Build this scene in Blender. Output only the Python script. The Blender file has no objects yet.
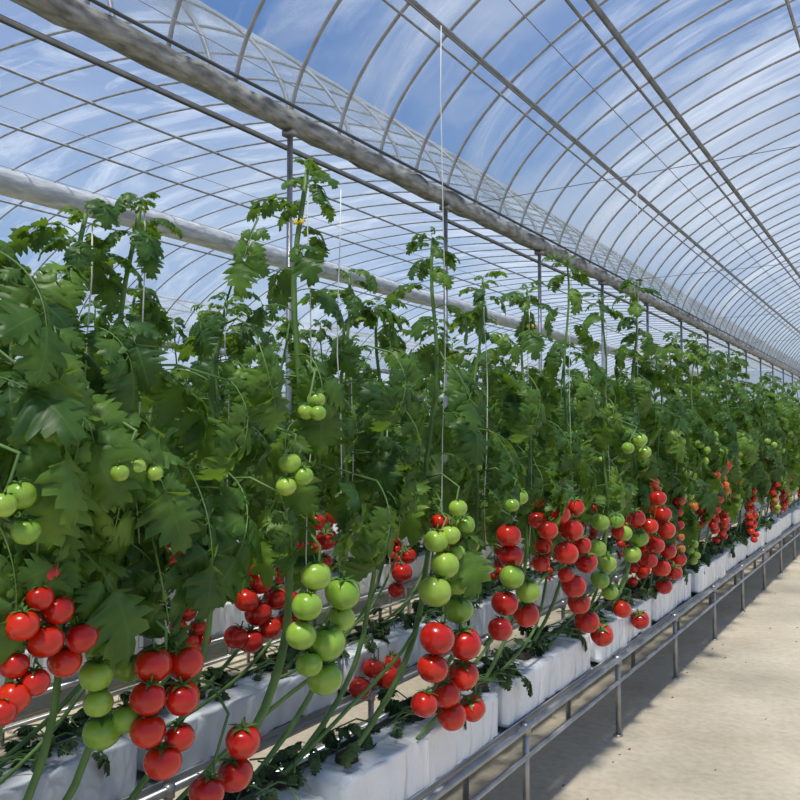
import bpy, math, random
import numpy as np
from mathutils import Vector, Matrix, noise as mnoise

scene = bpy.context.scene
COL = scene.collection
try:
    scene.view_settings.view_transform = 'Standard'
    scene.view_settings.look = 'None'
except Exception:
    pass
R = math.radians
CAM_Z = 1.6
YAW, PITCH = R(33.0), R(2.5)
HOR = Vector((-math.sin(YAW), math.cos(YAW), 0))
RIGHT = Vector((math.cos(YAW), math.sin(YAW), 0))
FWD = HOR * math.cos(PITCH) + Vector((0, 0, 1)) * math.sin(PITCH)
UP = -HOR * math.sin(PITCH) + Vector((0, 0, 1)) * math.cos(PITCH)

def survey(px, py, X):
    """real position on the vertical plane x=X measured from the photograph"""
    d = FWD + RIGHT * ((px - 400) / 800) + UP * ((400 - py) / 800)
    t = X / d.x
    return Vector((0, 0, CAM_Z)) + d * t, t

# ---------------------------------------------------------------- materials
def mat_new(name):
    m = bpy.data.materials.new(name)
    m.use_nodes = True
    nt = m.node_tree
    return m, nt, nt.nodes, nt.links, nt.nodes['Principled BSDF'], nt.nodes['Material Output']

def ramp(nodes, stops):
    r = nodes.new('ShaderNodeValToRGB')
    e = r.color_ramp.elements
    while len(e) < len(stops):
        e.new(0.5)
    for i, (p, c) in enumerate(stops):
        e[i].position = p
        e[i].color = (c[0], c[1], c[2], 1)
    return r

def simple(name, c1, c2, rough=0.5, metal=0.0, scale=8.0, bump=0.0, detail=4, coord='Object', spec=None, stretch=None):
    m, nt, N, L, P, O = mat_new(name)
    tc = N.new('ShaderNodeTexCoord')
    nz = N.new('ShaderNodeTexNoise')
    nz.inputs['Scale'].default_value = scale
    nz.inputs['Detail'].default_value = detail
    if stretch:
        mp = N.new('ShaderNodeMapping'); mp.inputs['Scale'].default_value = stretch
        L.new(tc.outputs[coord], mp.inputs[0]); L.new(mp.outputs[0], nz.inputs['Vector'])
    else:
        L.new(tc.outputs[coord], nz.inputs['Vector'])
    r = ramp(N, [(0.3, c1), (0.7, c2)])
    L.new(nz.outputs['Fac'], r.inputs['Fac'])
    L.new(r.outputs['Color'], P.inputs['Base Color'])
    P.inputs['Roughness'].default_value = rough
    P.inputs['Metallic'].default_value = metal
    if spec is not None:
        P.inputs['Specular IOR Level'].default_value = spec
    if bump:
        b = N.new('ShaderNodeBump')
        b.inputs['Strength'].default_value = bump
        b.inputs['Distance'].default_value = 0.02
        L.new(nz.outputs['Fac'], b.inputs['Height'])
        L.new(b.outputs['Normal'], P.inputs['Normal'])
    return m

def math_node(N, L, op, a, b=None, c=None):
    n = N.new('ShaderNodeMath')
    n.operation = op
    for i, x in enumerate((a, b, c)):
        if x is None:
            continue
        if isinstance(x, (int, float)):
            n.inputs[i].default_value = x
        else:
            L.new(x, n.inputs[i])
    return n.outputs[0]

def leaf_material():
    m, nt, N, L, P, O = mat_new('tomato_leaf_green')
    uv = N.new('ShaderNodeUVMap')
    sep = N.new('ShaderNodeSeparateXYZ')
    L.new(uv.outputs['UV'], sep.inputs[0])
    au = math_node(N, L, 'ABSOLUTE', math_node(N, L, 'SUBTRACT', sep.outputs[0], 0.5))
    mid = math_node(N, L, 'LESS_THAN', au, 0.022)
    fr = math_node(N, L, 'FRACT', math_node(N, L, 'SUBTRACT', math_node(N, L, 'MULTIPLY', sep.outputs[1], 7.0), math_node(N, L, 'MULTIPLY', au, 3.0)))
    side = math_node(N, L, 'LESS_THAN', fr, 0.09)
    vein = math_node(N, L, 'MAXIMUM', mid, math_node(N, L, 'MULTIPLY', side, 0.5))
    tc = N.new('ShaderNodeTexCoord')
    nz = N.new('ShaderNodeTexNoise'); nz.inputs['Scale'].default_value = 7; nz.inputs['Detail'].default_value = 3
    L.new(tc.outputs['Object'], nz.inputs['Vector'])
    oi = N.new('ShaderNodeObjectInfo')
    mixf = math_node(N, L, 'ADD', math_node(N, L, 'MULTIPLY', nz.outputs['Fac'], 0.7), math_node(N, L, 'MULTIPLY', oi.outputs['Random'], 0.5))
    r = ramp(N, [(0.25, (0.018, 0.058, 0.014)), (0.55, (0.038, 0.106, 0.018)), (0.80, (0.105, 0.205, 0.026)), (0.97, (0.19, 0.31, 0.034))])
    L.new(mixf, r.inputs['Fac'])
    mx = N.new('ShaderNodeMix'); mx.data_type = 'RGBA'
    L.new(math_node(N, L, 'MULTIPLY', vein, 0.4), mx.inputs['Factor'])
    L.new(r.outputs['Color'], mx.inputs['A'])
    mx.inputs['B'].default_value = (0.13, 0.23, 0.06, 1)
    ge = N.new('ShaderNodeNewGeometry')
    mb_ = N.new('ShaderNodeMix'); mb_.data_type = 'RGBA'
    L.new(math_node(N, L, 'MULTIPLY', ge.outputs['Backfacing'], 0.3), mb_.inputs['Factor'])
    L.new(mx.outputs['Result'], mb_.inputs['A']); mb_.inputs['B'].default_value = (0.12, 0.20, 0.07, 1)
    L.new(mb_.outputs['Result'], P.inputs['Base Color'])
    P.inputs['Roughness'].default_value = 0.45
    P.inputs['Specular IOR Level'].default_value = 0.38
    b = N.new('ShaderNodeBump'); b.inputs['Strength'].default_value = 0.5; b.inputs['Distance'].default_value = 0.005
    L.new(math_node(N, L, 'SUBTRACT', math_node(N, L, 'MULTIPLY', nz.outputs['Fac'], 1.0), vein), b.inputs['Height'])
    L.new(b.outputs['Normal'], P.inputs['Normal'])
    tr = N.new('ShaderNodeBsdfTranslucent')
    tr.inputs['Color'].default_value = (0.30, 0.50, 0.035, 1)
    ms = N.new('ShaderNodeMixShader'); ms.inputs[0].default_value = 0.29
    L.new(P.outputs[0], ms.inputs[1]); L.new(tr.outputs[0], ms.inputs[2])
    L.new(ms.outputs[0], O.inputs['Surface'])
    return m

def fruit_material(name, c_low, c_high, jitter):
    m, nt, N, L, P, O = mat_new(name)
    tc = N.new('ShaderNodeTexCoord')
    nz = N.new('ShaderNodeTexNoise'); nz.inputs['Scale'].default_value = 1.2
    L.new(tc.outputs['Object'], nz.inputs['Vector'])
    oi = N.new('ShaderNodeObjectInfo')
    f = math_node(N, L, 'ADD', math_node(N, L, 'MULTIPLY', nz.outputs['Fac'], 0.6), math_node(N, L, 'MULTIPLY', oi.outputs['Random'], jitter))
    r = ramp(N, [(0.2, c_low), (0.85, c_high)])
    L.new(f, r.inputs['Fac'])
    L.new(r.outputs['Color'], P.inputs['Base Color'])
    P.inputs['Roughness'].default_value = 0.24
    P.inputs['Specular IOR Level'].default_value = 0.32
    P.inputs['Coat Weight'].default_value = 0.5
    P.inputs['Coat Roughness'].default_value = 0.03
    return m

def film_material(name='greenhouse_film', base=0.05, amp=0.60, face=0.34):
    m, nt, N, L, P, O = mat_new(name)
    N.remove(P)
    tc = N.new('ShaderNodeTexCoord')
    mp = N.new('ShaderNodeMapping'); mp.inputs['Scale'].default_value = (0.5, 1.3, 0.6)
    mp.inputs['Rotation'].default_value = (0, 0, 0.45)
    L.new(tc.outputs['Object'], mp.inputs['Vector'])
    nz = N.new('ShaderNodeTexNoise'); nz.inputs['Scale'].default_value = 0.9; nz.inputs['Detail'].default_value = 9; nz.inputs['Distortion'].default_value = 1.2; nz.inputs['Roughness'].default_value = 0.6
    L.new(mp.outputs[0], nz.inputs['Vector'])
    mp2 = N.new('ShaderNodeMapping'); mp2.inputs['Scale'].default_value = (0.9, 7.0, 1.0); mp2.inputs['Rotation'].default_value = (0, 0, -0.2)
    L.new(tc.outputs['Object'], mp2.inputs['Vector'])
    nw = N.new('ShaderNodeTexNoise'); nw.inputs['Scale'].default_value = 1.6; nw.inputs['Detail'].default_value = 5; nw.inputs['Distortion'].default_value = 0.8
    L.new(mp2.outputs[0], nw.inputs['Vector'])
    r = ramp(N, [(0.48, (0, 0, 0)), (0.80, (1, 1, 1))])
    L.new(nz.outputs['Fac'], r.inputs['Fac'])
    rw = ramp(N, [(0.58, (0, 0, 0)), (0.72, (1, 1, 1))])
    L.new(nw.outputs['Fac'], rw.inputs['Fac'])
    lw = N.new('ShaderNodeLayerWeight'); lw.inputs['Blend'].default_value = 0.4
    fac = math_node(N, L, 'ADD', math_node(N, L, 'MULTIPLY', r.outputs['Color'], amp), base)  # film haze plus pale glare streaks painted in as noise
    fac = math_node(N, L, 'ADD', fac, math_node(N, L, 'MULTIPLY', rw.outputs['Color'], 0.13))
    fac = math_node(N, L, 'ADD', fac, math_node(N, L, 'MULTIPLY', lw.outputs['Facing'], face))
    fac = math_node(N, L, 'MINIMUM', fac, 0.9)
    tp = N.new('ShaderNodeBsdfTransparent'); tp.inputs['Color'].default_value = (0.94, 0.97, 1.0, 1)
    tr = N.new('ShaderNodeBsdfTranslucent'); tr.inputs['Color'].default_value = (0.64, 0.69, 0.74, 1)
    gl = N.new('ShaderNodeBsdfGlossy'); gl.inputs['Roughness'].default_value = 0.25
    m1 = N.new('ShaderNodeMixShader'); m1.inputs[0].default_value = 0.12
    L.new(tr.outputs[0], m1.inputs[1]); L.new(gl.outputs[0], m1.inputs[2])
    m2 = N.new('ShaderNodeMixShader')
    L.new(fac, m2.inputs[0]); L.new(tp.outputs[0], m2.inputs[1]); L.new(m1.outputs[0], m2.inputs[2])
    L.new(m2.outputs[0], O.inputs['Surface'])
    return m

def floor_material():
    m, nt, N, L, P, O = mat_new('pale_sandy_concrete')
    tc = N.new('ShaderNodeTexCoord')
    n1 = N.new('ShaderNodeTexNoise'); n1.inputs['Scale'].default_value = 1.6; n1.inputs['Detail'].default_value = 6; n1.inputs['Roughness'].default_value = 0.6
    n2 = N.new('ShaderNodeTexNoise'); n2.inputs['Scale'].default_value = 26; n2.inputs['Detail'].default_value = 5
    n3 = N.new('ShaderNodeTexNoise'); n3.inputs['Scale'].default_value = 7; n3.inputs['Detail'].default_value = 5; n3.inputs['Distortion'].default_value = 0.2
    for n in (n1, n2, n3):
        L.new(tc.outputs['Object'], n.inputs['Vector'])
    r = ramp(N, [(0.3, (0.47, 0.405, 0.30)), (0.5, (0.56, 0.49, 0.375)), (0.7, (0.62, 0.55, 0.43))])
    L.new(n1.outputs['Fac'], r.inputs['Fac'])
    mx = N.new('ShaderNodeMix'); mx.data_type = 'RGBA'; mx.blend_type = 'MULTIPLY'
    mx.inputs['Factor'].default_value = 0.35
    r2 = ramp(N, [(0.35, (0.66, 0.62, 0.56)), (0.6, (1, 1, 1))])
    L.new(n2.outputs['Fac'], r2.inputs['Fac'])
    L.new(r.outputs['Color'], mx.inputs['A']); L.new(r2.outputs['Color'], mx.inputs['B'])
    L.new(mx.outputs['Result'], P.inputs['Base Color'])
    P.inputs['Roughness'].default_value = 0.88
    h = math_node(N, L, 'ADD', math_node(N, L, 'MULTIPLY', n3.outputs['Fac'], 1.2), math_node(N, L, 'MULTIPLY', n2.outputs['Fac'], 0.12))
    b = N.new('ShaderNodeBump'); b.inputs['Strength'].default_value = 0.5; b.inputs['Distance'].default_value = 0.03
    L.new(h, b.inputs['Height']); L.new(b.outputs['Normal'], P.inputs['Normal'])
    return m

def bag_material():
    m, nt, N, L, P, O = mat_new('white_plastic_film')
    tc = N.new('ShaderNodeTexCoord')
    mp = N.new('ShaderNodeMapping'); mp.inputs['Scale'].default_value = (3, 6, 3)
    L.new(tc.outputs['Object'], mp.inputs[0])
    n1 = N.new('ShaderNodeTexNoise'); n1.inputs['Scale'].default_value = 1.4; n1.inputs['Detail'].default_value = 2; n1.inputs['Distortion'].default_value = 2.4
    L.new(mp.outputs[0], n1.inputs['Vector'])
    n2 = N.new('ShaderNodeTexNoise'); n2.inputs['Scale'].default_value = 4; n2.inputs['Detail'].default_value = 5
    L.new(tc.outputs['Object'], n2.inputs['Vector'])
    r = ramp(N, [(0.24, (0.48, 0.48, 0.45)), (0.40, (0.80, 0.82, 0.84)), (0.8, (0.88, 0.90, 0.93))])
    L.new(n2.outputs['Fac'], r.inputs['Fac'])
    L.new(r.outputs['Color'], P.inputs['Base Color'])
    P.inputs['Roughness'].default_value = 0.2
    b = N.new('ShaderNodeBump'); b.inputs['Strength'].default_value = 0.5; b.inputs['Distance'].default_value = 0.022
    L.new(n1.outputs['Fac'], b.inputs['Height']); L.new(b.outputs['Normal'], P.inputs['Normal'])
    return m

M_LEAF = leaf_material()
M_STEM = simple('green_stem', (0.065, 0.15, 0.030), (0.14, 0.25, 0.06), 0.55, scale=14)
M_RED = fruit_material('ripe_red_skin', (0.42, 0.005, 0.003), (0.68, 0.034, 0.007), 0.4)
M_ORANGE = fruit_material('turning_orange_skin', (0.70, 0.12, 0.015), (0.62, 0.30, 0.04), 0.4)
M_GREEN = fruit_material('unripe_green_skin', (0.16, 0.33, 0.025), (0.38, 0.53, 0.075), 0.4)
M_CALYX = simple('calyx_green', (0.05, 0.13, 0.02), (0.10, 0.22, 0.04), 0.6, scale=20)
M_YEL = simple('flower_yellow', (0.80, 0.52, 0.02), (0.85, 0.68, 0.05), 0.5)
M_STEEL = simple('galvanised_steel', (0.28, 0.29, 0.29), (0.47, 0.47, 0.47), 0.38, 0.75, scale=10)
M_HOOP = simple('roof_tube_steel', (0.22, 0.23, 0.25), (0.36, 0.38, 0.40), 0.5, 0.2, scale=10)
M_BEAM = simple('dark_steel_purlin', (0.15, 0.16, 0.17), (0.27, 0.28, 0.30), 0.5, 0.3, scale=6)
M_GUTTER = simple('weathered_gutter_film', (0.12, 0.12, 0.115), (0.48, 0.48, 0.46), 0.5, 0.0, scale=6, bump=0.9, detail=8, stretch=(4, 1.5, 4))
M_ROLL = simple('rolled_white_film', (0.36, 0.37, 0.38), (0.66, 0.68, 0.70), 0.5, 0.0, scale=4, bump=0.7, detail=7, stretch=(4, 1, 4))
M_TRAY = simple('white_trough', (0.38, 0.39, 0.40), (0.58, 0.60, 0.62), 0.5)
M_DARK = simple('dark_pipe', (0.05, 0.055, 0.065), (0.10, 0.11, 0.12), 0.5, 0.2)
M_BLACK = simple('black_hose', (0.012, 0.012, 0.013), (0.03, 0.03, 0.032), 0.45)
M_TWINE = simple('pale_twine', (0.6, 0.62, 0.6), (0.8, 0.82, 0.8), 0.7)
M_CUBE = simple('dark_substrate', (0.03, 0.024, 0.017), (0.09, 0.07, 0.05), 0.95, scale=40, bump=0.8)
M_DRY = simple('wilted_leaf', (0.015, 0.042, 0.012), (0.06, 0.11, 0.026), 0.8, scale=12)
M_BROWN = simple('dry_brown_leaf', (0.10, 0.06, 0.025), (0.20, 0.13, 0.06), 0.9, scale=20)
M_BAG = bag_material()
M_FILM = film_material()
M_WALLF = film_material('wall_film', 0.5, 0.3)
M_FLOOR = floor_material()
PLANT_MATS = [M_LEAF, M_STEM, M_RED, M_ORANGE, M_GREEN, M_CALYX, M_YEL]
LEAF, STEM, RED, ORANGE, GREEN, CALYX, YEL = range(7)

# ---------------------------------------------------------------- mesh builder
class MB:
    def __init__(s):
        s.v = []; s.f = []; s.m = []; s.uv = []
    def add(s, verts, faces, mat=0, uvs=None):
        o = len(s.v)
        s.v.extend([tuple(p) for p in verts])
        s.uv.extend(uvs if uvs else [(0.3, 0.3)] * len(verts))
        s.f.extend([tuple(i + o for i in f) for f in faces])
        s.m.extend([mat] * len(faces))
    def merge(s, o, M, mat=None):
        a = np.array(o.v); m = np.array(M)
        a = a @ m[:3, :3].T + m[:3, 3]
        k = len(s.v)
        s.v.extend(map(tuple, a.tolist()))
        s.uv.extend(o.uv)
        s.f.extend([tuple(i + k for i in f) for f in o.f])
        s.m.extend(o.m if mat is None else [mat if x == RED else x for x in o.m])
    def tube(s, path, rad, n=6, mat=0, caps=True):
        path = [Vector(p) for p in path]
        if isinstance(rad, (int, float)):
            rad = [rad] * len(path)
        vs = []; up = Vector((0, 0, 1)); prev = None
        for i, p in enumerate(path):
            d = (path[min(i + 1, len(path) - 1)] - path[max(i - 1, 0)])
            if d.length < 1e-9: d = Vector((0, 0, 1))
            d.normalize()
            if prev is None:
                a = d.cross(up)
                if a.length < 0.1: a = d.cross(Vector((1, 0, 0)))
            else:
                a = prev - d * prev.dot(d)
                if a.length < 1e-6: a = d.orthogonal()
            a.normalize(); prev = a
            b = d.cross(a)
            for k in range(n):
                t = 2 * math.pi * k / n
                vs.append(p + (a * math.cos(t) + b * math.sin(t)) * rad[i])
        fs = []
        for i in range(len(path) - 1):
            for k in range(n):
                k2 = (k + 1) % n
                fs.append((i * n + k, i * n + k2, (i + 1) * n + k2, (i + 1) * n + k))
        if caps:
            fs.append(tuple(range(n - 1, -1, -1)))
            fs.append(tuple((len(path) - 1) * n + k for k in range(n)))
        s.add(vs, fs, mat)
    def box(s, c, d, mat=0):
        x, y, z = c; a, b, e = d[0] / 2, d[1] / 2, d[2] / 2
        vs = [(x + i * a, y + j * b, z + k * e) for i in (-1, 1) for j in (-1, 1) for k in (-1, 1)]
        s.add(vs, [(0, 1, 3, 2), (4, 6, 7, 5), (0, 4, 5, 1), (2, 3, 7, 6), (0, 2, 6, 4), (1, 5, 7, 3)], mat)
    def mesh(s, name, mats, smooth=True):
        me = bpy.data.meshes.new(name)
        me.from_pydata(s.v, [], s.f)
        used = sorted(set(s.m))
        for u in used:
            me.materials.append(mats[u])
        idx = {u: i for i, u in enumerate(used)}
        me.polygons.foreach_set('material_index', [idx[x] for x in s.m])
        me.polygons.foreach_set('use_smooth', [smooth] * len(s.f))
        ul = me.uv_layers.new(name='UVMap')
        li = np.empty(len(me.loops), dtype=np.int32)
        me.loops.foreach_get('vertex_index', li)
        uva = np.array(s.uv, dtype=np.float32)[li]
        ul.data.foreach_set('uv', uva.ravel())
        me.update()
        return me

def obj(name, me, loc=(0, 0, 0), parent=None, M=None, label=None, cat=None, group=None, kind=None):
    o = bpy.data.objects.new(name, me)
    if M is not None:
        o.matrix_basis = M
    else:
        o.location = loc
    if parent is not None:
        o.parent = parent
    if label: o['label'] = label
    if cat: o['category'] = cat
    if group: o['group'] = group
    if kind: o['kind'] = kind
    COL.objects.link(o)
    return o

# ---------------------------------------------------------------- leaves
def add_leaflet(mb, rng, base, d, nrm, Ln, W, curl, fold, hi=True):
    d = d.normalized(); nrm = (nrm - d * nrm.dot(d)).normalized(); sd = d.cross(nrm)
    nT = 16 if hi else 6
    us = (-1, -0.5, 0, 0.5, 1) if hi else (-1, 0, 1)
    vs = []; uv = []
    ph = rng.random() * 6
    bend = rng.uniform(-0.16, 0.16)
    tw = rng.uniform(-0.4, 0.4)
    for i in range(nT):
        t = i / (nT - 1)
        shape = math.sin(math.pi * min(1, t ** 0.60)) ** 0.70 if 0 < t < 1 else 0.0
        shape *= (1.14 - 0.34 * t)
        if hi:
            mod = (0.62, 0.96, 1.20)[(i + 1) % 3]
            fw = (-0.02, 0.0, 0.065)[(i + 1) % 3]
        else:
            mod = (0.75, 1.12)[i % 2]; fw = 0.03
        if t in (0, 1): fw = 0
        for u in us:
            e = abs(u)
            m = 1 + (mod - 1) * (e if hi else 1) ** 1.4
            w = u * W * shape * m
            tt = t + fw * e * (1 if e > 0.6 else 0.3)
            z = -curl * Ln * tt * tt * 0.55 - fold * W * (e ** 1.4) * shape * 0.9 + tw * w * tt
            z += 0.06 * W * math.sin(9 * t + ph + 3 * u) * e * (2.6 if hi else 1.5)
            x = Ln * tt * (1 - 0.16 * curl * tt)
            p = base + d * x + sd * (w * (1 - 0.15 * fold) + bend * Ln * t * t) + nrm * z
            vs.append(p); uv.append(((u + 1) / 2, t))
    k = len(us); fs = []
    for i in range(nT - 1):
        for j in range(k - 1):
            fs.append((i * k + j, i * k + j + 1, (i + 1) * k + j + 1, (i + 1) * k + j))
    mb.add(vs, fs, LEAF, uv)

def make_leaf(seed, hi=True, droop=1.0):
    rng = random.Random(seed)
    mb = MB()
    L = 0.33
    n = 9
    pts = [Vector((0, 0, 0))]
    sw = rng.uniform(-0.5, 0.5)
    for i in range(n):
        s = (i + 0.5) / n
        pit = R(30) - R(86) * droop * s ** 1.1
        az = sw * s
        pts.append(pts[-1] + Vector((math.cos(pit) * math.cos(az), math.cos(pit) * math.sin(az), math.sin(pit))) * (L / n))
    mb.tube(pts, [0.004 - 0.0028 * i / n for i in range(n + 1)], 5 if hi else 3, STEM, caps=False)
    def at(s):
        x = s * n; i = min(int(x), n - 1); f = x - i
        return pts[i].lerp(pts[i + 1], f), (pts[i + 1] - pts[i]).normalized()
    up = Vector((0, 0, 1))
    pairs = ((0.34, 0.085), (0.60, 0.13), (0.86, 0.13)) if hi else ((0.36, 0.10), (0.62, 0.14), (0.87, 0.13))
    for s, ln in pairs:
        for sg in (-1, 1):
            p, d = at(min(1, s + rng.uniform(-0.03, 0.03)))
            side = d.cross(up).normalized() * sg
            nn = side.cross(d).normalized() * sg
            if nn.z < 0: nn = -nn
            a = R(rng.uniform(44, 64))
            dd = d * math.cos(a) + side * math.sin(a) - up * rng.uniform(0.0, 0.55)
            st = p + dd.normalized() * 0.018
            mb.tube([p, st], 0.0015, 3, STEM, caps=False)
            l = ln * rng.uniform(0.82, 1.2)
            add_leaflet(mb, rng, st, dd, nn + side * rng.uniform(-.45, .45), l, l * rng.uniform(0.37, 0.46), rng.uniform(0.3, 1.3), rng.uniform(0.1, 0.65), hi)
    if hi:
        for ss in (.47, .73):
            for sg in (-1, 1):
                p, d = at(ss)
                side = d.cross(up).normalized() * sg
                dd = d * 0.5 + side - up * 0.2
                l = rng.uniform(0.03, 0.05)
                add_leaflet(mb, rng, p, dd, up, l, l * 0.45, 0.4, 0.3, False)
    p, d = at(1.0)
    nn = (up - d * up.dot(d)).normalized()
    l = rng.uniform(0.16, 0.195)
    add_leaflet(mb, rng, p, d, nn, l, l * rng.uniform(0.44, 0.51), rng.uniform(0.3, 1.1), rng.uniform(0.1, 0.5), hi)
    return mb

LEAVES = [make_leaf(i, True, dr) for i, dr in enumerate((0.8, 1.0, 1.2, 1.4, 0.9, 1.1, 1.3, 0.35, 0.5, 0.95, 1.25))]
GEN = [0, 1, 2, 3, 4, 5, 6, 9, 10]
LEAF_ME = [m.mesh('leaf', PLANT_MATS) for m in LEAVES]
LEAVES_LO = [make_leaf(50 + i, False, dr) for i, dr in enumerate((0.8, 1.0, 1.2, 1.4))]

# ---------------------------------------------------------------- tomatoes
def make_tomato(nu, nv, seed=0):
    mb = MB(); vs = []; fs = []
    for i in range(nv + 1):
        th = math.pi * i / nv
        for k in range(nu):
            ph = 2 * math.pi * k / nu
            r = math.sin(th) * (1 + 0.025 * math.cos(5 * ph + seed) * math.sin(th))
            z = math.cos(th) * 0.93 - 0.16 * math.exp(-(th / 0.38) ** 2) + 0.04 * math.exp(-((math.pi - th) / 0.3) ** 2)
            vs.append((r * math.cos(ph), r * math.sin(ph), z))
    for i in range(nv):
        for k in range(nu):
            k2 = (k + 1) % nu
            fs.append((i * nu + k, (i + 1) * nu + k, (i + 1) * nu + k2, i * nu + k2))
    mb.add(vs, fs, RED)
    for s in range(5):
        a = 2 * math.pi * s / 5 + seed
        c, sn = math.cos(a), math.sin(a)
        def P(r, w, z): return (c * r - sn * w, sn * r + c * w, z)
        q = [P(0.05, -0.10, .79), P(0.05, .10, .79), P(0.45, -0.13, .93), P(0.45, 0.13, .93), P(0.95, 0, .84 + 0.12 * (s % 2))]
        mb.add(q, [(0, 2, 3, 1), (2, 4, 3)], CALYX)
    mb.tube([(0, 0, 0.75), (0.03, 0, 1.05), (0.0, 0.05, 1.33)], [0.07, 0.06, 0.06], 5, CALYX)
    return mb
TOM_HI = make_tomato(22, 14)
TOM_LO = make_tomato(12, 8, 1)
def tom_mesh(src, col):
    m = MB(); m.merge(src, Matrix.Identity(4), col)
    return m.mesh('tomato', PLANT_MATS)
TOM_ME = {c: tom_mesh(TOM_HI, c) for c in (RED, ORANGE, GREEN)}
TOM_LABEL = {RED: 'glossy ripe red tomato with green calyx', ORANGE: 'half-ripe orange tomato', GREEN: 'unripe pale green tomato'}

def truss_layout(rng, n, cols, out):
    o = out.normalized(); sd = Vector((-o.y, o.x, 0))
    path = [Vector((0, 0, 0)), o * 0.05 + Vector((0, 0, 0.01)), o * 0.10 - Vector((0, 0, 0.03))]
    z = -0.07
    fr = []
    drift = rng.uniform(-0.05, 0.05)
    for i in range(n):
        r = rng.uniform(0.034, 0.041) * (1 - 0.012 * i)
        s = 1 if i % 2 else -1
        pos = o * (0.11 + rng.uniform(-0.025, 0.03)) + sd * (s * rng.uniform(0.024, 0.036) + drift * i / n) + Vector((0, 0, z - 0.02))
        z -= rng.uniform(0.034, 0.048)
        c = cols[min(len(cols) - 1, int(i * len(cols) / n))]
        fr.append((pos, r, c, Matrix.Rotation(rng.uniform(0, 6.28), 4, 'Z') @ Matrix.Rotation(R(rng.uniform(5, 40)), 4, 'X')))
        path.append(o * 0.085 + sd * drift * i / n + Vector((0, 0, z)))
    return path, fr

# ---------------------------------------------------------------- plants
def stem_path(rng, top, slant, base_z=0.60):
    zt = top.z; zk = rng.uniform(1.08, 1.22)
    pts = []
    base = Vector((top.x + rng.uniform(-0.03, 0.03), top.y - slant, base_z))
    knee = Vector((top.x + rng.uniform(-.03, .03), top.y - 0.03, zk))
    nb = 7
    for i in range(nb):
        s = i / nb
        p = base.lerp(knee, s)
        p.y += slant * 0.22 * math.sin(math.pi * s)
        p.z -= 0.05 * math.sin(math.pi * s)
        pts.append(p)
    nu = 11
    a = rng.uniform(0, 6)
    for i in range(nu + 1):
        s = i / nu
        p = knee.lerp(top, s)
        p.x += 0.014 * math.sin(a + 9 * s); p.y += 0.014 * math.cos(a + 8 * s) - (0.014 * math.cos(a) if i == 0 else 0)
        pts.append(p)
    return pts

def sample(pts, z):
    for i in range(len(pts) - 1):
        if pts[i].z <= z <= pts[i + 1].z:
            f = (z - pts[i].z) / max(1e-6, pts[i + 1].z - pts[i].z)
            return pts[i].lerp(pts[i + 1], f)
    return pts[-1].copy() if z > pts[-1].z else pts[0].copy()

def leaf_places(rng, pts, lo_z, n, scale=1.0):
    out = []
    zt = pts[-1].z
    az = rng.uniform(0, 6.28)
    for i in range(n):
        s = i / (n - 1)
        z = lo_z + (zt - lo_z) * s
        p = sample(pts, z)
        az += 2.4 + rng.uniform(-0.5, 0.5)
        young = min(1, max(0, (s - 0.45) / 0.55))
        sc = scale * rng.uniform(0.75, 1.12) * (1 - 0.62 * young)
        tilt = R(rng.uniform(-5, 26)) * (1 - s) - R(38) * young + R(rng.uniform(-8, 24)) + R(6)
        M = Matrix.Translation(p) @ Matrix.Rotation(az, 4, 'Z') @ Matrix.Rotation(tilt, 4, 'Y') @ Matrix.Rotation(rng.uniform(-.6, .6), 4, 'X') @ Matrix.Scale(sc, 4)
        out.append((rng.choice(GEN), M))
    for k in range(8):
        az += 1.7
        M = Matrix.Translation(pts[-1] - Vector((0, 0, 0.014 * k))) @ Matrix.Rotation(az, 4, 'Z') @ Matrix.Rotation(R(-60 + 8 * k), 4, 'Y') @ Matrix.Scale(scale * (0.15 + 0.035 * k), 4)
        out.append((rng.choice(GEN), M))
    return out

def flower_mb(rng):
    mb = MB()
    mb.tube([(0, 0, 0), (0.03, 0, 0.01), (0.06, 0.01, -0.01)], 0.0016, 4, STEM)
    for q in range(2):
        c = Vector((0.05 + 0.016 * q, 0.016 * (q - 1), -0.012))
        for k in range(6):
            a = 2 * math.pi * k / 6
            t = c + Vector((-0.005, math.cos(a) * 0.012, math.sin(a) * 0.012))
            w = Vector((0, -math.sin(a), math.cos(a))) * 0.0035
            mb.add([c - w, c + w, t], [(0, 1, 2)], YEL)
    return mb
FLOWER_ME = flower_mb(random.Random(3)).mesh('flower_cluster', PLANT_MATS)

def stem_mb(pts, org, f=1.0):
    mb = MB(); n = len(pts)
    mb.tube([p - org for p in pts], [f * (0.0082 - 0.0045 * max(0, (i / (n - 1) - .25))) for i in range(n)], 7, STEM)
    return mb

CUBE_MB = MB()
_vs = []
for i, (s, z) in enumerate(((1, 0), (1.03, 0.03), (0.95, 0.05), (0.6, 0.056))):
    for k in range(12):
        a = 2 * math.pi * k / 12
        sq = 0.032 * s / max(abs(math.cos(a)), abs(math.sin(a))) ** 0.75
        _vs.append((sq * math.cos(a), sq * math.sin(a), z))
CUBE_MB.add(_vs, [(i * 12 + k, i * 12 + (k + 1) % 12, (i + 1) * 12 + (k + 1) % 12, (i + 1) * 12 + k) for i in range(3) for k in range(12)] + [tuple(36 + k for k in range(12))], 0)
CUBE_ME = CUBE_MB.mesh('root_block', [M_CUBE])

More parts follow.
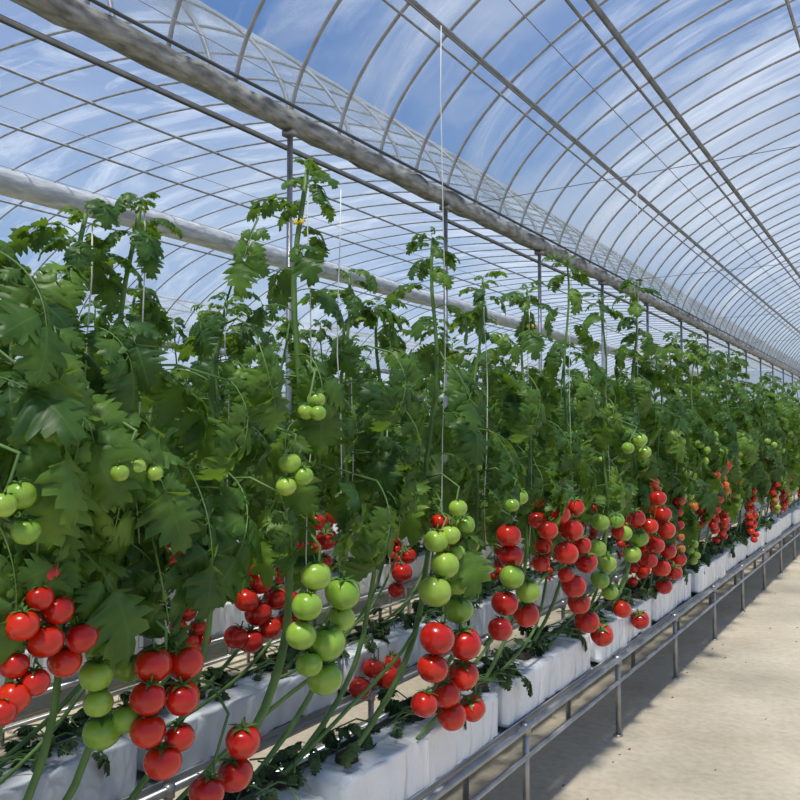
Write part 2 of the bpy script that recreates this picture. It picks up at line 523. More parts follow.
hero = []
def build_full_plant(rng, top, slant, label, trusses='auto', nleaf=13, side=1, lo_z=1.40, scale=1.0, group='tomato plants in the row beside the aisle', reg=True, thick=1.0):
    pts = stem_path(rng, top, slant)
    org = pts[0].copy()
    root = obj('tomato_plant', stem_mb(pts, org, thick).mesh('tomato_plant', PLANT_MATS), loc=org, label=label, cat='tomato plant', group=group)
    obj('root_block', CUBE_ME, loc=(0, 0, -0.03), parent=root)
    T = Matrix.Translation(-org)
    for li, M in leaf_places(rng, pts, lo_z, nleaf, scale):
        obj('leaf', LEAF_ME[li], parent=root, M=T @ M)
    if rng.random() < .7:
        p = sample(pts, top.z - 0.16) - org
        obj('flower_cluster', FLOWER_ME, parent=root, M=Matrix.Translation(p) @ Matrix.Rotation(rng.uniform(-1, 1), 4, 'Z'))
    if trusses == 'auto':
        for (z, n, cols) in auto_truss(rng):
            q = sample(pts, z) - org
            add_truss(rng, root, q, n, cols, Vector((side * rng.uniform(0.4, 1), rng.uniform(-.9, .9), 0)))
    if reg: hero.append((root, pts, org))
    return root

def auto_truss(rng):
    out = []
    k = rng.random()
    if k < .22: out.append((rng.uniform(0.92, 1.05), rng.randint(5, 7), [RED]))
    if k < .72: out.append((rng.uniform(1.12, 1.34), rng.randint(8, 11), [RED] if k < .42 else [ORANGE, GREEN, GREEN] if k < .54 else [RED, RED, ORANGE, GREEN]))
    if rng.random() < .5: out.append((rng.uniform(1.36, 1.50), rng.randint(5, 7), [GREEN] if rng.random() < .65 else [RED, ORANGE]))
    if rng.random() < .45: out.append((rng.uniform(1.55, 1.7), rng.randint(3, 4), [GREEN]))
    return out

def add_truss(rng, root, q, n, cols, out):
    path, fr = truss_layout(rng, n, cols, out)
    mb = MB(); mb.tube(path, [0.0034] * (len(path) - 1) + [0.002], 5, STEM)
    t = obj('fruit_truss', mb.mesh('fruit_truss', PLANT_MATS), parent=root, loc=q)
    for pos, r, c, Mr in fr:
        o = obj('tomato', TOM_ME[c], parent=t, M=Matrix.Translation(pos) @ Mr @ Matrix.Scale(r, 4))
        o['label'] = TOM_LABEL[c]
    return t

ROW1, ROW2 = -1.50, -2.30
rngH = random.Random(11)
HEROES = [(-95, 230, -1.5, 13, .85, .4), (-25, 225, -1.52, 14, .82, .45), (28, 280, -1.55, 12, .85, .4), (82, 213, -1.52, 14, .80, .45), (134, 202, -1.5, 15, .80, .45),
          (220, 300, -1.58, 11, .85, .5), (303, 168, -1.48, 17, .78, .6), (345, 275, -1.6, 11, .80, .5), (382, 305, -1.55, 12, .85, .5), (437, 238, -1.5, 16, .80, .55),
          (480, 280, -1.52, 13, .85, .5), (524, 290, -1.5, 14, .88, .5), (565, 260, -1.5, 15, .88, .5), (602, 300, -1.52, 14, .9, .5), (634, 282, -1.5, 16, .92, .5)]
lab = 'tall tomato plant with lobed leaves and hanging fruit trusses'
for px, py, x, nl, sc, sl in HEROES:
    top, _ = survey(px, py, x)
    build_full_plant(rngH, top, sl, lab, trusses=None, nleaf=nl, scale=sc, lo_z=1.40 if px < 400 else 1.32, thick=1.5 if px == 303 else 1.3 if px == 437 else 1.05)
y = 1.0
while y < 4.0:
    top = Vector((ROW2 + rngH.uniform(-.04, .04), y, rngH.uniform(1.98, 2.30)))
    build_full_plant(rngH, top, 0.5, 'tomato plant in the second row with hanging fruit', trusses=None, nleaf=14, scale=.86, lo_z=1.30, group='tomato plants in the rows behind')
    y += rngH.uniform(.36, .43)
y_row2 = y

# ---- surveyed trusses
TR = [
 (-1.36, RED, [(48, 573, 11), (40, 598, 13), (58, 610, 15), (22, 625, 16), (45, 641, 17), (82, 637, 16), (65, 661, 16), (14, 665, 14), (35, 682, 14), (14, 697, 16), (2, 712, 14)]),
 (-1.42, GREEN, [(5, 600, 15), (10, 632, 14), (-6, 650, 14)]),
 (-1.40, GREEN, [(122, 632, 13), (100, 652, 14), (96, 675, 16), (128, 668, 14), (98, 703, 14), (127, 718, 15), (102, 731, 18)]),
 (-1.33, RED, [(153, 665, 18), (185, 662, 18), (148, 698, 17), (182, 698, 17), (148, 731, 17), (180, 737, 14), (163, 761, 18)]),
 (-1.36, RED, [(243, 741, 17), (235, 774, 17), (207, 792, 17)]),
 (-1.33, GREEN, [(316, 576, 15), (343, 593, 17), (307, 606, 15), (342, 618, 13), (301, 635, 15), (327, 643, 18), (309, 664, 13), (325, 678, 17)]),
 (-1.36, GREEN, [(436, 541, 12), (445, 565, 14), (435, 591, 16), (457, 584, 11), (458, 609, 15)]),
 (-1.34, RED, [(437, 638, 17), (465, 644, 16), (433, 668, 15), (463, 675, 15), (446, 694, 14), (424, 704, 13), (472, 708, 13), (452, 716, 14)]),
 (-1.36, RED, [(509, 535, 12), (511, 556, 12), (505, 603, 13), (526, 614, 13), (500, 629, 12)]),
 (-1.34, GREEN, [(512, 577, 12), (528, 591, 12)]),
 (-1.34, RED, [(575, 507, 9), (560, 514, 10), (548, 530, 10), (571, 530, 12), (582, 545, 9), (566, 553, 12), (586, 562, 11), (566, 575, 8), (574, 586, 12), (579, 603, 11), (587, 621, 12), (602, 635, 11)]),
 (-1.45, RED, [(537, 520, 9), (543, 545, 9), (535, 500, 9), (541, 563, 9)]),
 (-1.40, GREEN, [(600, 522, 9), (597, 548, 9), (606, 563, 10), (600, 580, 9), (610, 592, 8), (616, 520, 8)]),
 (-1.36, RED, [(622, 609, 9), (640, 620, 9)]),
 (-1.38, RED, [(636, 518, 9), (620, 532, 8)]),
 (-1.38, GREEN, [(624, 533, 8), (639, 538, 9), (632, 554, 9)]),
 (-1.34, RED, [(658, 498, 8), (662, 514, 9), (650, 526, 8), (666, 530, 9), (655, 545, 9), (668, 551, 8), (649, 560, 8), (661, 568, 9), (674, 572, 8), (664, 586, 8), (678, 559, 8)]),
 (-1.30, GREEN, [(290, 463, 11), (303, 476, 10), (286, 486, 10)]),
 (-1.30, GREEN, [(316, 400, 9), (306, 412, 8), (318, 413, 8)]),
 (-1.24, GREEN, [(20, 495, 15), (26, 531, 14), (3, 505, 13)]),
 (-1.27, GREEN, [(137, 467, 9), (120, 473, 9), (155, 473, 8)]),
 (-1.34, GREEN, [(465, 525, 10), (458, 508, 9), (450, 535, 10), (470, 545, 9), (456, 553, 9)]),
 (-1.40, RED, [(440, 522, 9), (446, 533, 8)]),
 (-1.30, GREEN, [(520, 497, 8), (512, 505, 7)]),
 (-1.28, GREEN, [(640, 440, 7), (628, 448, 6), (645, 452, 6)]),
 (-2.16, RED, [(387, 677, 12), (360, 688, 11), (373, 668, 10), (392, 662, 9)]),
 (-2.16, RED, [(402, 573, 10), (396, 590, 8), (408, 556, 8)]),
 (-2.10, RED, [(258, 552, 13), (246, 567, 10), (260, 581, 13), (246, 600, 12), (276, 598, 12), (258, 613, 13), (236, 637, 12), (251, 641, 12), (270, 628, 11)]),
 (-2.10, RED, [(186, 612, 10), (198, 628, 9), (178, 628, 9), (206, 606, 9), (190, 641, 9), (174, 640, 8), (203, 640, 8)]),
 (-2.08, RED, [(216, 545, 10), (222, 562, 9), (210, 577, 9), (226, 582, 8), (218, 596, 9)]),
 (-2.08, RED, [(316, 522, 9), (326, 540, 10), (312, 550, 9), (324, 562, 8), (334, 516, 8), (296, 541, 9), (302, 558, 8)]),
 (-2.08, RED, [(171, 540, 8), (181, 552, 9), (170, 560, 8), (134, 553, 8), (127, 566, 7)]),
 (-2.08, GREEN, [(150, 525, 9), (160, 540, 9), (147, 548, 9), (157, 560, 8)]),
 (-2.10, RED, [(290, 600, 10), (296, 618, 10), (284, 622, 9)]),
 (-2.08, RED, [(352, 520, 9), (345, 540, 9), (357, 548, 8)]),
 (-2.15, RED, [(100, 580, 9), (92, 594, 9), (104, 602, 8), (96, 612, 8)]),
]
rngT = random.Random(5)
def nearest_plant(p):
    best = None
    for h in hero:
        s = sample(h[1], max(0.75, p.z))
        d = (s - p).length
        if best is None or d < best[0]: best = (d, h)
    return best[1]
for X, c, fr in TR:
    pts = []
    for (px, py, r) in fr:
        dx = rngT.uniform(-0.02, 0.02)
        p, t = survey(px, py, X + dx)
        pts.append((p, r * t / 800))
    topz = max(p.z for p, r in pts)
    cy = sum(p.y for p, r in pts) / len(pts)
    anchor = Vector((X, cy, topz + 0.07))
    root, spts, org = nearest_plant(anchor)
    sp = sample(spts, anchor.z + 0.02)
    srt = sorted(pts, key=lambda a: -a[0].z)
    path = [sp, (sp + anchor) / 2 + Vector((0, 0, .03)), anchor]
    for i in range(len(srt) - 1):
        m = (srt[i][0] + srt[i + 1][0]) / 2
        m.x = X - 0.025
        if m.z < path[-1].z - 0.004: path.append(m)
    if len(path) < 4: path.append(srt[-1][0] + Vector((-0.02, 0, 0.03)))
    mb = MB(); base = path[0].copy()
    mb.tube([p - base for p in path], [0.0036] * (len(path) - 1) + [0.002], 5, STEM)
    t = obj('fruit_truss', mb.mesh('fruit_truss', PLANT_MATS), parent=root, loc=base - org)
    for p, r in pts:
        ax = Vector((X - 0.03, cy, p.z + 0.06)) - p
        ax.normalize(); ax = (ax * 0.5 + Vector((rngT.uniform(.0, .45), rngT.uniform(-.35, .2), 0.9))).normalized()
        q = Vector((0, 0, 1)).rotation_difference(ax).to_matrix().to_4x4()
        o = obj('tomato', TOM_ME[c], parent=t, M=Matrix.Translation(p - base) @ q @ Matrix.Rotation(rngT.uniform(0, 6), 4, 'Z') @ Matrix.Scale(r * 1.05, 4))
        o['label'] = TOM_LABEL[c]

# ---- surveyed big hanging leaves on the aisle side
HL = [(155, 545, .72, 82, -20), (195, 478, .70, 85, 10), (95, 395, .75, 60, -35), (367, 487, .78, 80, 5), (262, 225, .5, 70, -60), (250, 335, .62, 65, -30), (110, 470, .6, 80, 0),
      (335, 395, .5, 60, 30), (8, 262, .65, 55, 10), (5, 375, .65, 70, 20), (395, 410, .65, 70, 20), (548, 430, .7, 75, 10), (566, 350, .7, 60, 20),
      (55, 320, .65, 60, -20), (622, 425, .7, 75, 0), (500, 440, .65, 78, 10), (445, 365, .6, 65, -10), (228, 390, .6, 75, 20),
      (380, 360, .6, 70, 0), (520, 380, .7, 70, -10), (8, 540, .5, 85, 10), (55, 500, .5, 85, -10), (395, 500, .5, 80, 20),
      (405, 470, .55, 80, 10), (600, 460, .6, 80, 0), (275, 500, .5, 80, -20), (540, 470, .55, 80, 0)]
rngL = random.Random(8)
for px, py, sc, tilt, az in HL:
    p, t = survey(px, py, -1.38)
    root, spts, org = nearest_plant(p)
    p = p + Vector((rngL.uniform(-0.03, 0.05), 0, 0.02))
    sp = sample(spts, p.z + 0.03)
    li = rngL.choice([7, 8, 7, 0, 4])
    M = Matrix.Translation(p - org) @ Matrix.Rotation(R(az), 4, 'Z') @ Matrix.Rotation(R(tilt), 4, 'Y') @ Matrix.Scale(sc, 4)
    obj('leaf', LEAF_ME[li], parent=root, M=M)
    mb = MB(); a = sp - org; b = p - org
    mb.tube([a, (a + b) / 2 + Vector((0, 0, 0.02)), b], 0.003, 5, STEM)
    obj('leaf_stalk', mb.mesh('leaf_stalk', PLANT_MATS), parent=root)

# ---- continuing row beside the aisle, full plants then shared kinds
rngP = random.Random(21)
y = 5.15
while y < 8.2:
    top = Vector((ROW1 + rngP.uniform(-0.05, 0.05), y, rngP.uniform(2.05, 2.42)))
    build_full_plant(rngP, top, 0.5, lab, nleaf=16, scale=.93, lo_z=1.18)
    y += rngP.uniform(0.30, 0.36)
y_cont = y

def make_kind(seed, hi=True):
    rng = random.Random(seed)
    top = Vector((0, 0.5, rng.uniform(2.0, 2.40)))
    pts = stem_path(rng, top, 0.5)
    org = pts[0].copy()
    T = Matrix.Translation(-org)
    st = stem_mb(pts, org)
    fo = MB()
    src = LEAVES if hi else LEAVES_LO
    for li, M in leaf_places(rng, pts, 1.18 if hi else 1.15, 16 if hi else 14, .95 if hi else 1.15):
        fo.merge(src[li % len(src)], T @ M)
    trs = []
    for (z, n, cols) in auto_truss(rng):
        q = sample(pts, z) - org
        path, fr = truss_layout(rng, n, cols, Vector((rng.uniform(.3, 1), rng.uniform(-.9, .9), 0)))
        mb = MB(); mb.tube(path, 0.0034, 4, STEM)
        for pos, r, c, Mr in fr:
            mb.merge(TOM_LO, Matrix.Translation(pos) @ Mr @ Matrix.Scale(r, 4), c)
        trs.append((q, mb))
    return st, fo, trs
KINDS = []
for s in range(12):
    st, fo, trs = make_kind(100 + s)
    KINDS.append((st.mesh('tomato_plant', PLANT_MATS), fo.mesh('foliage', PLANT_MATS), [(q, mb.mesh('fruit_truss', PLANT_MATS)) for q, mb in trs]))

def place_kind(rng, x, y, group):
    st, fo, trs = rng.choice(KINDS)
    M = Matrix.Translation((x, y, 0.60)) @ Matrix.Rotation(rng.uniform(-0.15, 0.15), 4, 'Z') @ Matrix.Scale(rng.uniform(0.92, 1.04), 4)
    root = obj('tomato_plant', st, M=M, label='leafy tomato plant with red and green fruit trusses', cat='tomato plant', group=group)
    obj('foliage', fo, parent=root)
    for q, me in trs:
        obj('fruit_truss', me, parent=root, loc=q)
y = y_cont - 0.5
while y < 15.5:
    place_kind(rngP, ROW1 + rngP.uniform(-.04, .04), y, 'tomato plants in the row beside the aisle')
    y += rngP.uniform(0.31, 0.38)
rows = [(ROW2, y_row2 - .5, 21), (ROW2, -0.4, 0.2), (-3.6, 0.0, 20), (-4.4, 0.5, 21)]
for x, y0, y1 in rows:
    y = y0
    while y < y1:
        place_kind(rngP, x + rngP.uniform(-.04, .04), y, 'tomato plants in the rows behind')
        y += rngP.uniform(0.34, 0.40)
lo_k = []
for s in range(5):
    st, fo, trs = make_kind(300 + s, False)
    m = MB(); m.merge(st, Matrix.Identity(4)); m.merge(fo, Matrix.Identity(4))
    lo_k.append(m)
far = MB(); rf = random.Random(9)
for x, y0, y1, st in ((-3.6, 20.8, 36, .38), (-4.4, 21.8, 42, .38), (-5.7, 1, 40, .42), (-6.5, 1, 40, .42), (-7.8, 2, 42, .5), (-8.6, 2, 42, .5), (-10.2, 3, 42, .6), (-12, 4, 42, .6), (-14, 5, 42, .7), (-16, 6, 42, .8)):
    y = y0
    while y < y1:
        far.merge(rf.choice(lo_k), Matrix.Translation((x, y, 0.5)) @ Matrix.Rotation(rf.uniform(0, 6), 4, 'Z') @ Matrix.Scale(rf.uniform(.95, 1.1), 4))
        y += st
obj('distant_tomato_plants', far.mesh('distant_tomato_plants', PLANT_MATS), label='dense mass of distant tomato plants filling the greenhouse', cat='tomato plants', kind='stuff')

# ---------------------------------------------------------------- benches
def bench(xc, y0, y1, legs_y, lab_):
    e = obj('growing_bench', None, loc=(xc, y0, 0), label=lab_, cat='plant bench', group='low benches carrying the grow bags')
    Ln = y1 - y0
    h = 0.12
    for sx in (h + 0.02, -h - 0.02):
        mb = MB(); mb.tube([(sx, 0, 0.40), (sx, Ln, 0.40)], 0.016, 10, 0)
        obj('rail', mb.mesh('rail', [M_STEEL]), parent=e)
    mb = MB(); mb.tube([(h + 0.03, 0, 0.29), (h + 0.03, Ln, 0.29)], 0.011, 8, 0)
    obj('lower_rail', mb.mesh('lower_rail', [M_STEEL]), parent=e)
    mb = MB()
    prof = [(-h, .43), (-h + .02, .395), (h - .02, .395), (h, .43), (h + .004, .43), (h - .016, .388), (-h + .016, .388), (-h - .004, .43)]
    vs = [(a, yy, b) for yy in (0, Ln) for a, b in prof]
    mb.add(vs, [(i, (i + 1) % 8, 8 + (i + 1) % 8, 8 + i) for i in range(8)] + [tuple(range(8)), tuple(range(15, 7, -1))])
    obj('trough', mb.mesh('trough', [M_TRAY], False), parent=e)
    lm = MB(); lm.tube([(0, 0, 0), (0, 0, 0.40)], 0.014, 10)
    lm.tube([(0, 0, 0.0), (0, 0, 0.006)], 0.024, 10)
    lm.tube([(0, 0, 0.375), (0, 0, 0.42)], 0.021, 10)
    lme = lm.mesh('leg', [M_STEEL])
    cm = MB(); cm.tube([(-h - .02, 0, .375), (h + .02, 0, .375)], 0.011, 8)
    cme = cm.mesh('crossbar', [M_STEEL])
    for ly in legs_y:
        for sx in (h + 0.02, -h - 0.02):
            obj('leg', lme, parent=e, loc=(sx, ly - y0, 0))
        obj('crossbar', cme, parent=e, loc=(0, ly - y0, 0))

LEG = [3.08 + 1.19 * k for k in range(-3, 12)]
benches = [(-1.525, 16), (ROW2, 22), (-3.6, 30), (-4.4, 30), (-5.7, 30), (-6.5, 30)]
for xc, y1 in benches:
    bench(xc, -0.6, y1, [l for l in LEG if l < y1] if y1 < 25 else [3.08 + 1.19 * k for k in range(-3, 20)], 'galvanised steel tube bench under white grow bags')

BAG_H = 0.18
def bag_mesh(seed):
    mb = MB(); vs = []
    nL, nS = 80, 48
    Ln, W, H = 1.01, 0.23, BAG_H
    off = Vector((seed * 7.1, 0, 0))
    for i in range(nL + 1):
        s = i / nL
        yy = s * Ln
        e = min(s, 1 - s) * Ln
        pin = min(1.0, 0.86 + 0.14 * min(1, e / 0.02) ** 0.6)
        for k in range(nS):
            a = 2 * math.pi * (k + .5) / nS
            ca, sa = math.cos(a), math.sin(a)
            ex = 0.12
            x = math.copysign(abs(ca) ** ex, ca) * W / 2
            z = math.copysign(abs(sa) ** ex, sa) * H / 2 + H / 2
            p = Vector((x, yy, z))
            d = mnoise.noise(Vector((x * 7, yy * 4, z * 7)) + off) * 0.009
            cr = abs(mnoise.noise(Vector((x * 5, yy * 4 + z * 8, z * 3)) + off * 2))
            cr2 = abs(mnoise.noise(Vector((x * 7, yy * 5 - z * 10, z * 3)) + off * 3))
            d += -0.007 * max(0, 1 - cr * 12) - 0.005 * max(0, 1 - cr2 * 12)
            d -= 0.008 * abs(math.sin(9 * a + seed)) * max(0, 1 - e / 0.05)
            q = p + Vector((ca, 0, sa)) * d
            q.x *= pin; q.z = max(0.0, H / 2 + (q.z - H / 2) * pin)
            vs.append(q)
    fs = []
    for i in range(nL):
        for k in range(nS):
            k2 = (k + 1) % nS
            fs.append((i * nS + k, (i + 1) * nS + k, (i + 1) * nS + k2, i * nS + k2))
    fs.append(tuple(range(nS))); fs.append(tuple(nL * nS + k for k in range(nS - 1, -1, -1)))
    mb.add(vs, fs)
    return mb.mesh('grow_bag', [M_BAG])
BAGS = [bag_mesh(i) for i in range(5)]
rb = random.Random(4)
for xc, y1 in benches:
    y = -0.45 + 0.16
    while y < y1 - 1:
        obj('grow_bag', rb.choice(BAGS), M=Matrix.Translation((xc + rb.uniform(-.01, .01), y, 0.418)) @ Matrix.Rotation(rb.uniform(-.014, .014), 4, 'Z'), label='white plastic substrate grow bag lying on the bench', cat='grow bag', group='white grow bags on the benches')
        y += 1.085

def long_tube(name, x, z, r, y0, y1, mat, label, cat, group=None, n=8, sag=0):
    mb = MB()
    k = 2 if not sag else 40
    mb.tube([(0, (y1 - y0) * i / (k - 1), sag * math.sin(i * 1.7)) for i in range(k)], r, n)
    return obj(name, mb.mesh(name, [mat]), loc=(x, y0, z), label=label, cat=cat, group=group)
for xc in (ROW1, ROW2, -3.6, -4.4):
    long_tube('drip_hose', xc - 0.07, 0.612, 0.009, -.5, 16, M_BLACK, 'black irrigation hose running over the grow bags', 'hose', 'irrigation hoses', sag=0.002)
for x, z, r in ((-1.78, .36, .02), (-1.86, .37, .014), (-1.93, .36, .014), (-2.00, .36, .02), (-3.95, .36, .02), (-4.05, .36, .02)):
    long_tube('heating_pipe', x, z, r, -.5, 22, M_STEEL if r > .015 else M_BLACK, 'long pipe on low brackets between the benches', 'pipe', 'pipes between the benches')
brk = MB(); brk.tube([(-.16, 0, .335), (.16, 0, .335)], 0.01, 6); brk.tube([(0, 0, 0), (0, 0, .335)], .012, 6)
brk_me = brk.mesh('pipe_bracket', [M_STEEL])
for k in range(12):
    for bx in (-1.89, -4.0):
        obj('pipe_bracket', brk_me, loc=(bx, 0.6 + 1.8 * k, 0), label='steel bracket carrying pipes between the benches', cat='bracket', group='pipe brackets')

def litter(seed):
    rng = random.Random(seed); mb = MB()
    for i in range(16):
        M = Matrix.Translation((rng.uniform(-.09, .09), rng.uniform(-.24, .24), rng.uniform(0.01, 0.07))) @ Matrix.Rotation(rng.uniform(0, 6), 4, 'Z') @ Matrix.Rotation(R(rng.uniform(-35, 25)), 4, 'Y') @ Matrix.Rotation(rng.uniform(-.6, .6), 4, 'X') @ Matrix.Scale(rng.uniform(.18, .36), 4)
        mb.merge(LEAVES[rng.randrange(7)], M)
    for i in range(9):
        a = rng.uniform(0, 6)
        p = Vector((rng.uniform(-.06, .06), rng.uniform(-.2, .2), 0.02))
        mb.tube([p, p + Vector((math.cos(a) * .07, math.sin(a) * .07, .03)), p + Vector((math.cos(a) * .15, math.sin(a) * .15, 0.02))], .003, 4, STEM)
    return mb.mesh('cut_leaf_pile', [M_DRY, M_STEM])
LIT = [litter(i) for i in range(5)]
rl = random.Random(14)
for xc in (ROW1, ROW2, -3.6, -4.4):
    y = 0.3
    while y < 10:
        obj('cut_leaf_pile', rl.choice(LIT), loc=(xc + rl.uniform(-.06, .02), y, 0.60), label='pile of trimmed wilting leaves on a grow bag', cat='leaf pile', group='trimmed leaf piles', kind='stuff')
        y += rl.uniform(.30, .50)
for i in range(16):
    xx = (ROW1 if i % 2 else ROW2) + rl.uniform(-.08, .10)
    y0 = 0.5 + i * .33 + rl.uniform(0, .2); ln = rl.uniform(.7, 1.1); top = rl.uniform(.25, .5)
    mb = MB(); ph = rl.uniform(0, 6)
    mb.tube([(0.04 * math.sin(ph + 4 * s), ln * s, top * s ** 1.6 + .03 * math.sin(ph + 7 * s) * s) for s in [k / 12 for k in range(13)]], .0065, 6)
    obj('bare_vine', mb.mesh('bare_vine', [M_STEM]), loc=(xx, y0, 0.605), label='leafless old tomato stem trailing low above the grow bags', cat='vine', group='bare trailing vines')
for i in range(46):
    xx = rl.uniform(-1.4, -0.7) if i % 3 else rl.uniform(-3.3, -2.6)
    if i % 3 == 1: xx = rl.uniform(-1.42, -1.2)
    mb = MB(); mb.merge(LEAVES_LO[i % 4], Matrix.Rotation(R(10), 4, 'Y') @ Matrix.Scale(rl.uniform(.05, .12), 4))
    obj('fallen_leaf', mb.mesh('fallen_leaf', [M_BROWN, M_BROWN]), M=Matrix.Translation((xx, rl.uniform(2.2, 9), 0.006)) @ Matrix.Rotation(rl.uniform(0, 6), 4, 'Z'), label='small dry brown fallen leaf on the floor', cat='leaf', group='fallen leaves on the floor')

# ---------------------------------------------------------------- structure
fl = MB(); fl.add([(-45, -8, 0), (14, -8, 0), (14, 60, 0), (-45, 60, 0)], [(0, 1, 2, 3)])
obj('floor', fl.mesh('floor', [M_FLOOR]), label='pale sandy concrete greenhouse floor', cat='floor', kind='structure')

BW, RISE, GZ = 9.6, 1.75, 3.36
HB = BW / 2
def arch_z(dx, r=0):
    q = max(0.0, 1 - (abs(dx) / HB) ** 2.2)
    return GZ + RISE * q ** 0.56 + r
def arch_pts(n, r=0):
    out = []
    for i in range(n + 1):
        a = math.pi * i / n
        c = -math.cos(a)
        dx = HB * math.copysign(abs(c) ** 0.9, c)
        out.append((dx, arch_z(dx, r)))
    return out
hm = MB(); hm.tube([(x, 0, z) for x, z in arch_pts(48)], 0.012, 8)
HOOP_ME = hm.mesh('roof_hoop', [M_HOOP])
G1 = -2.95
CEN = [G1 + HB, G1 - HB, G1 - HB - BW]
Y0, Y1 = -2.0, 46.0
for b, cx in enumerate(CEN):
    step = (0.4425, 0.59, 1.77)[b]
    k = 0
    while Y0 + k * step < Y1:
        yy = 3.4 - 5.31 + k * step
        obj('roof_hoop', HOOP_ME, loc=(cx, yy, 0), label='curved steel tube hoop under the clear roof film', cat='roof hoop', group='roof hoops')
        k += 1
    ap = arch_pts(48, 0.02)
    mb = MB()
    vs = [(x, y, z) for y in (-2.5, 47) for x, z in ap]
    mb.add(vs, [(i, i + 1, 49 + i + 1, 49 + i) for i in range(48)])
    obj('ceiling', mb.mesh('ceiling', [M_FILM]), loc=(cx, 0, 0), label='clear plastic film roof with painted-in glare streaks', cat='ceiling', kind='structure')

def on_arch(cx, X, off=-0.03): return arch_z(X - cx) + off
def solve_x(cx, ratio, a, b):
    best = min((abs((a + (b - a) * i / 400) / (on_arch(cx, a + (b - a) * i / 400) - CAM_Z) - ratio), a + (b - a) * i / 400) for i in range(401))
    return best[1]
XA = solve_x(CEN[0], -0.612, -2.9, -0.5)
XB = solve_x(CEN[0], -0.961, -2.9, -0.8)
for X, r, mt in ((XA, .024, M_BEAM), (XA - .10, .012, M_BEAM), (XB, .020, M_BEAM), (XB - .07, .008, M_HOOP), ((XA + XB) / 2, .004, M_HOOP), (-0.75, .013, M_HOOP), (0.6, .015, M_HOOP), (1.9, .017, M_HOOP), (4, .017, M_HOOP)):
    long_tube('roof_purlin', X, on_arch(CEN[0], X), r, -2, 46, mt, 'straight steel tube running along the roof', 'roof tube', 'roof purlins')
XV = solve_x(CEN[1], -2.83, -12.4, -8.0)
for X in (-5.2, -7.2, -8.5, XV - .9):
    long_tube('roof_purlin', X, on_arch(CEN[1], X), 0.016, -2, 46, M_HOOP, 'straight steel tube running along the roof', 'roof tube', 'roof purlins')
for X in (-15, -17.3, -19.5):
    long_tube('roof_purlin', X, on_arch(CEN[2], X), 0.018, -2, 46, M_HOOP, 'straight steel tube running along the roof', 'roof tube', 'roof purlins')
long_tube('rolled_vent_film', XV, on_arch(CEN[1], XV) - .20, 0.17, -2, 46, M_ROLL, 'rolled white vent film along the roof slope', 'film roll', sag=0.015, n=12)
for X in (G1, G1 - BW, G1 - 2 * BW):
    mb = MB()
    prof = [(-.065, .062), (-.062, -.005), (-.055, -.040), (.0, -.048), (.055, -.040), (.062, -.005), (.065, .062), (.05, .06), (.045, -.02), (0, -.03), (-.045, -.02), (-.05, .06)]
    vs = []; ns = 400; n = len(prof)
    for i in range(ns + 1):
        dz = 0.006 * math.sin(i * 1.3)
        for a, b in prof:
            w = mnoise.noise(Vector((a * 20, i * .8, b * 20))) * .018
            vs.append((a * .85 * (1 + w * 8), i * 48 / ns, b * .85 + dz + w))
    mb.add(vs, [(i * n + k, i * n + (k + 1) % n, (i + 1) * n + (k + 1) % n, (i + 1) * n + k) for i in range(ns) for k in range(n)])
    obj('roof_gutter', mb.mesh('roof_gutter', [M_GUTTER]), loc=(X, -2, GZ), label='weathered grey gutter between two roof bays', cat='gutter', group='roof gutters')
    if X > -3:
        for dx, dz, r, mt in ((-.11, -.09, .013, M_DARK), (-.20, -.04, .010, M_DARK), (.07, .07, .010, M_DARK), (-.02, -.13, .010, M_HOOP)):
            long_tube('gutter_pipe', X + dx, GZ + dz, r, -2, 46, mt, 'thin pipe running beside the roof gutter', 'pipe', 'pipes beside the gutter')
    pm = MB(); pm.tube([(0, 0, 0), (0, 0, GZ - .035)], 0.017, 10)
    pm.box((0, 0, GZ - .055), (.08, .05, .03)); pm.box((0, 0, .01), (.12, .12, .02))
    pme = pm.mesh('support_post', [M_STEEL])
    for k in range(-1, 24):
        obj('support_post', pme, loc=(X, 3.4 + 1.77 * k, 0), label='steel post holding up the roof gutter', cat='post', group='gutter support posts')
for x in (ROW1, ROW2, -3.6, -4.4):
    long_tube('crop_wire', x, 3.15, 0.002, -1, 40, M_HOOP, 'thin steel wire strung above the plant row', 'wire', 'crop wires', n=5)
tie = MB(); tie.tube([(G1, 0, 0), (G1 + BW, 0, 0)], .003, 5)
tie_me = tie.mesh('tie_wire', [M_HOOP])
for k in range(0, 13):
    obj('tie_wire', tie_me, loc=(0, 1.63 + 3.54 * k, 3.3), label='thin tie wire across the roof bay', cat='wire', group='tie wires')
rt = random.Random(77)
def twine(top, zt, zb):
    mb = MB()
    a = rt.uniform(0, 6)
    mb.tube([(0.008 * math.sin(a + i), 0.008 * math.cos(a + i) * (i % 2), (zt - zb) * i / 8) for i in range(9)], 0.0018, 5)
    obj('support_twine', mb.mesh('support_twine', [M_TWINE]), loc=(top.x + 0.02, top.y + .01, zb), label='pale twine tied along a tomato stem', cat='twine', group='plant support twines')
for i, (px, py, x, nl, sc, sl) in enumerate(HEROES):
    top, _ = survey(px, py, x)
    twine(top, 3.15 if i in (9, 14) else top.z - 0.02, 1.1)
tp, _ = survey(333, 190, -1.47)
twine(tp, tp.z, 1.0)

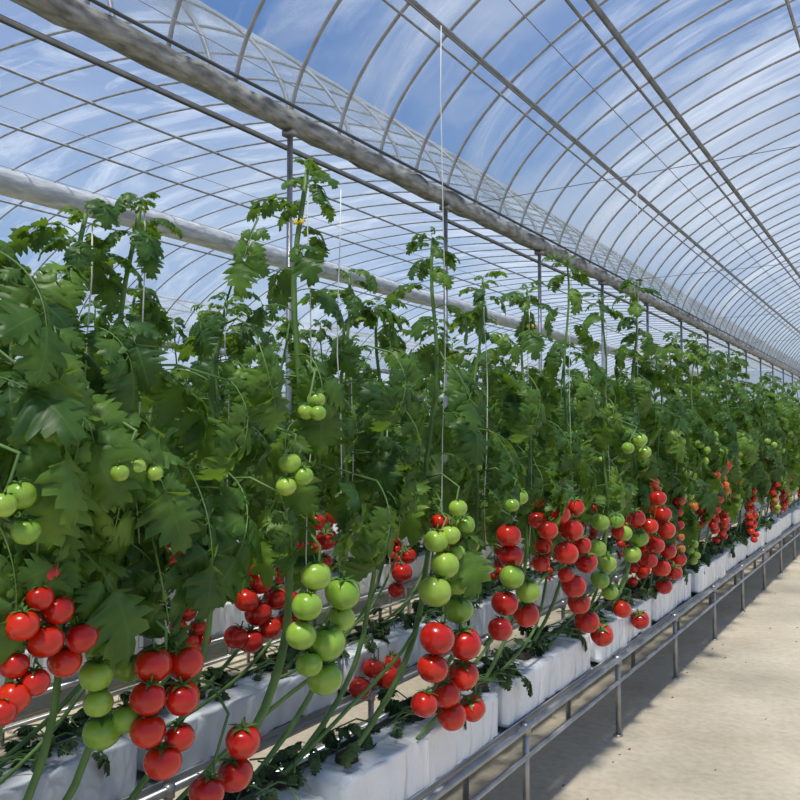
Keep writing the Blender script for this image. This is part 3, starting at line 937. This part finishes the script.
XL = G1 - 2 * BW - .02
w = MB(); w.add([(XL, 0, 0), (G1 + BW, 0, 0), (G1 + BW, 0, 5.6), (XL, 0, 5.6)], [(0, 1, 2, 3)])
obj('wall_back', w.mesh('wall_back', [M_WALLF]), loc=(0, 47.2, 0), label='milky plastic film end wall', cat='wall', kind='structure')
w = MB(); w.add([(0, -3, 0), (0, 47, 0), (0, 47, 3.4), (0, -3, 3.4)], [(0, 1, 2, 3)])
obj('wall_left', w.mesh('wall_left', [M_WALLF]), loc=(XL, 0, 0), label='milky plastic film side wall', cat='wall', kind='structure')

# ---------------------------------------------------------------- sky and sun
wd = bpy.data.worlds.new('World'); scene.world = wd; wd.use_nodes = True
nt = wd.node_tree; N = nt.nodes; L = nt.links
bg = N['Background']
tc = N.new('ShaderNodeTexCoord'); sp = N.new('ShaderNodeSeparateXYZ')
L.new(tc.outputs['Generated'], sp.inputs[0])
r = ramp(N, [(0.0, (0.40, 0.36, 0.30)), (0.02, (0.56, 0.66, 0.76)), (0.20, (0.22, 0.40, 0.68)), (0.42, (0.085, 0.23, 0.55)), (1.0, (0.05, 0.15, 0.42))])
L.new(sp.outputs[2], r.inputs['Fac'])
mp = N.new('ShaderNodeMapping'); mp.inputs['Scale'].default_value = (1.0, 1.0, 2.2)
L.new(tc.outputs['Generated'], mp.inputs[0])
nz = N.new('ShaderNodeTexNoise'); nz.inputs['Scale'].default_value = 1.8; nz.inputs['Detail'].default_value = 6; nz.inputs['Roughness'].default_value = 0.5; nz.inputs['Distortion'].default_value = 0.2
L.new(mp.outputs[0], nz.inputs['Vector'])
cr = ramp(N, [(0.52, (0, 0, 0)), (0.78, (1, 1, 1))])
L.new(nz.outputs['Fac'], cr.inputs['Fac'])
mx = N.new('ShaderNodeMix'); mx.data_type = 'RGBA'
L.new(math_node(N, L, 'MULTIPLY', cr.outputs['Color'], 0.7), mx.inputs['Factor'])
L.new(r.outputs['Color'], mx.inputs['A']); mx.inputs['B'].default_value = (0.78, 0.82, 0.87, 1)
L.new(mx.outputs['Result'], bg.inputs['Color'])
bg.inputs['Strength'].default_value = 0.92

sl = bpy.data.lights.new('sun', 'SUN'); sl.energy = 4.9; sl.angle = R(6.0); sl.color = (1, 0.94, 0.84)
so = bpy.data.objects.new('sun', sl)
so.rotation_euler = (Vector((-0.07, 0.36, -0.90)).to_track_quat('-Z', 'Y').to_euler())
so.location = (0, 0, 12)
COL.objects.link(so)

cd = bpy.data.cameras.new('camera'); cd.lens = 36; cd.sensor_width = 36; cd.clip_end = 300; cd.clip_start = 0.05
co = bpy.data.objects.new('camera', cd)
co.location = (0, 0, CAM_Z); co.rotation_euler = (math.pi / 2 + PITCH, 0, YAW)
COL.objects.link(co); scene.camera = co
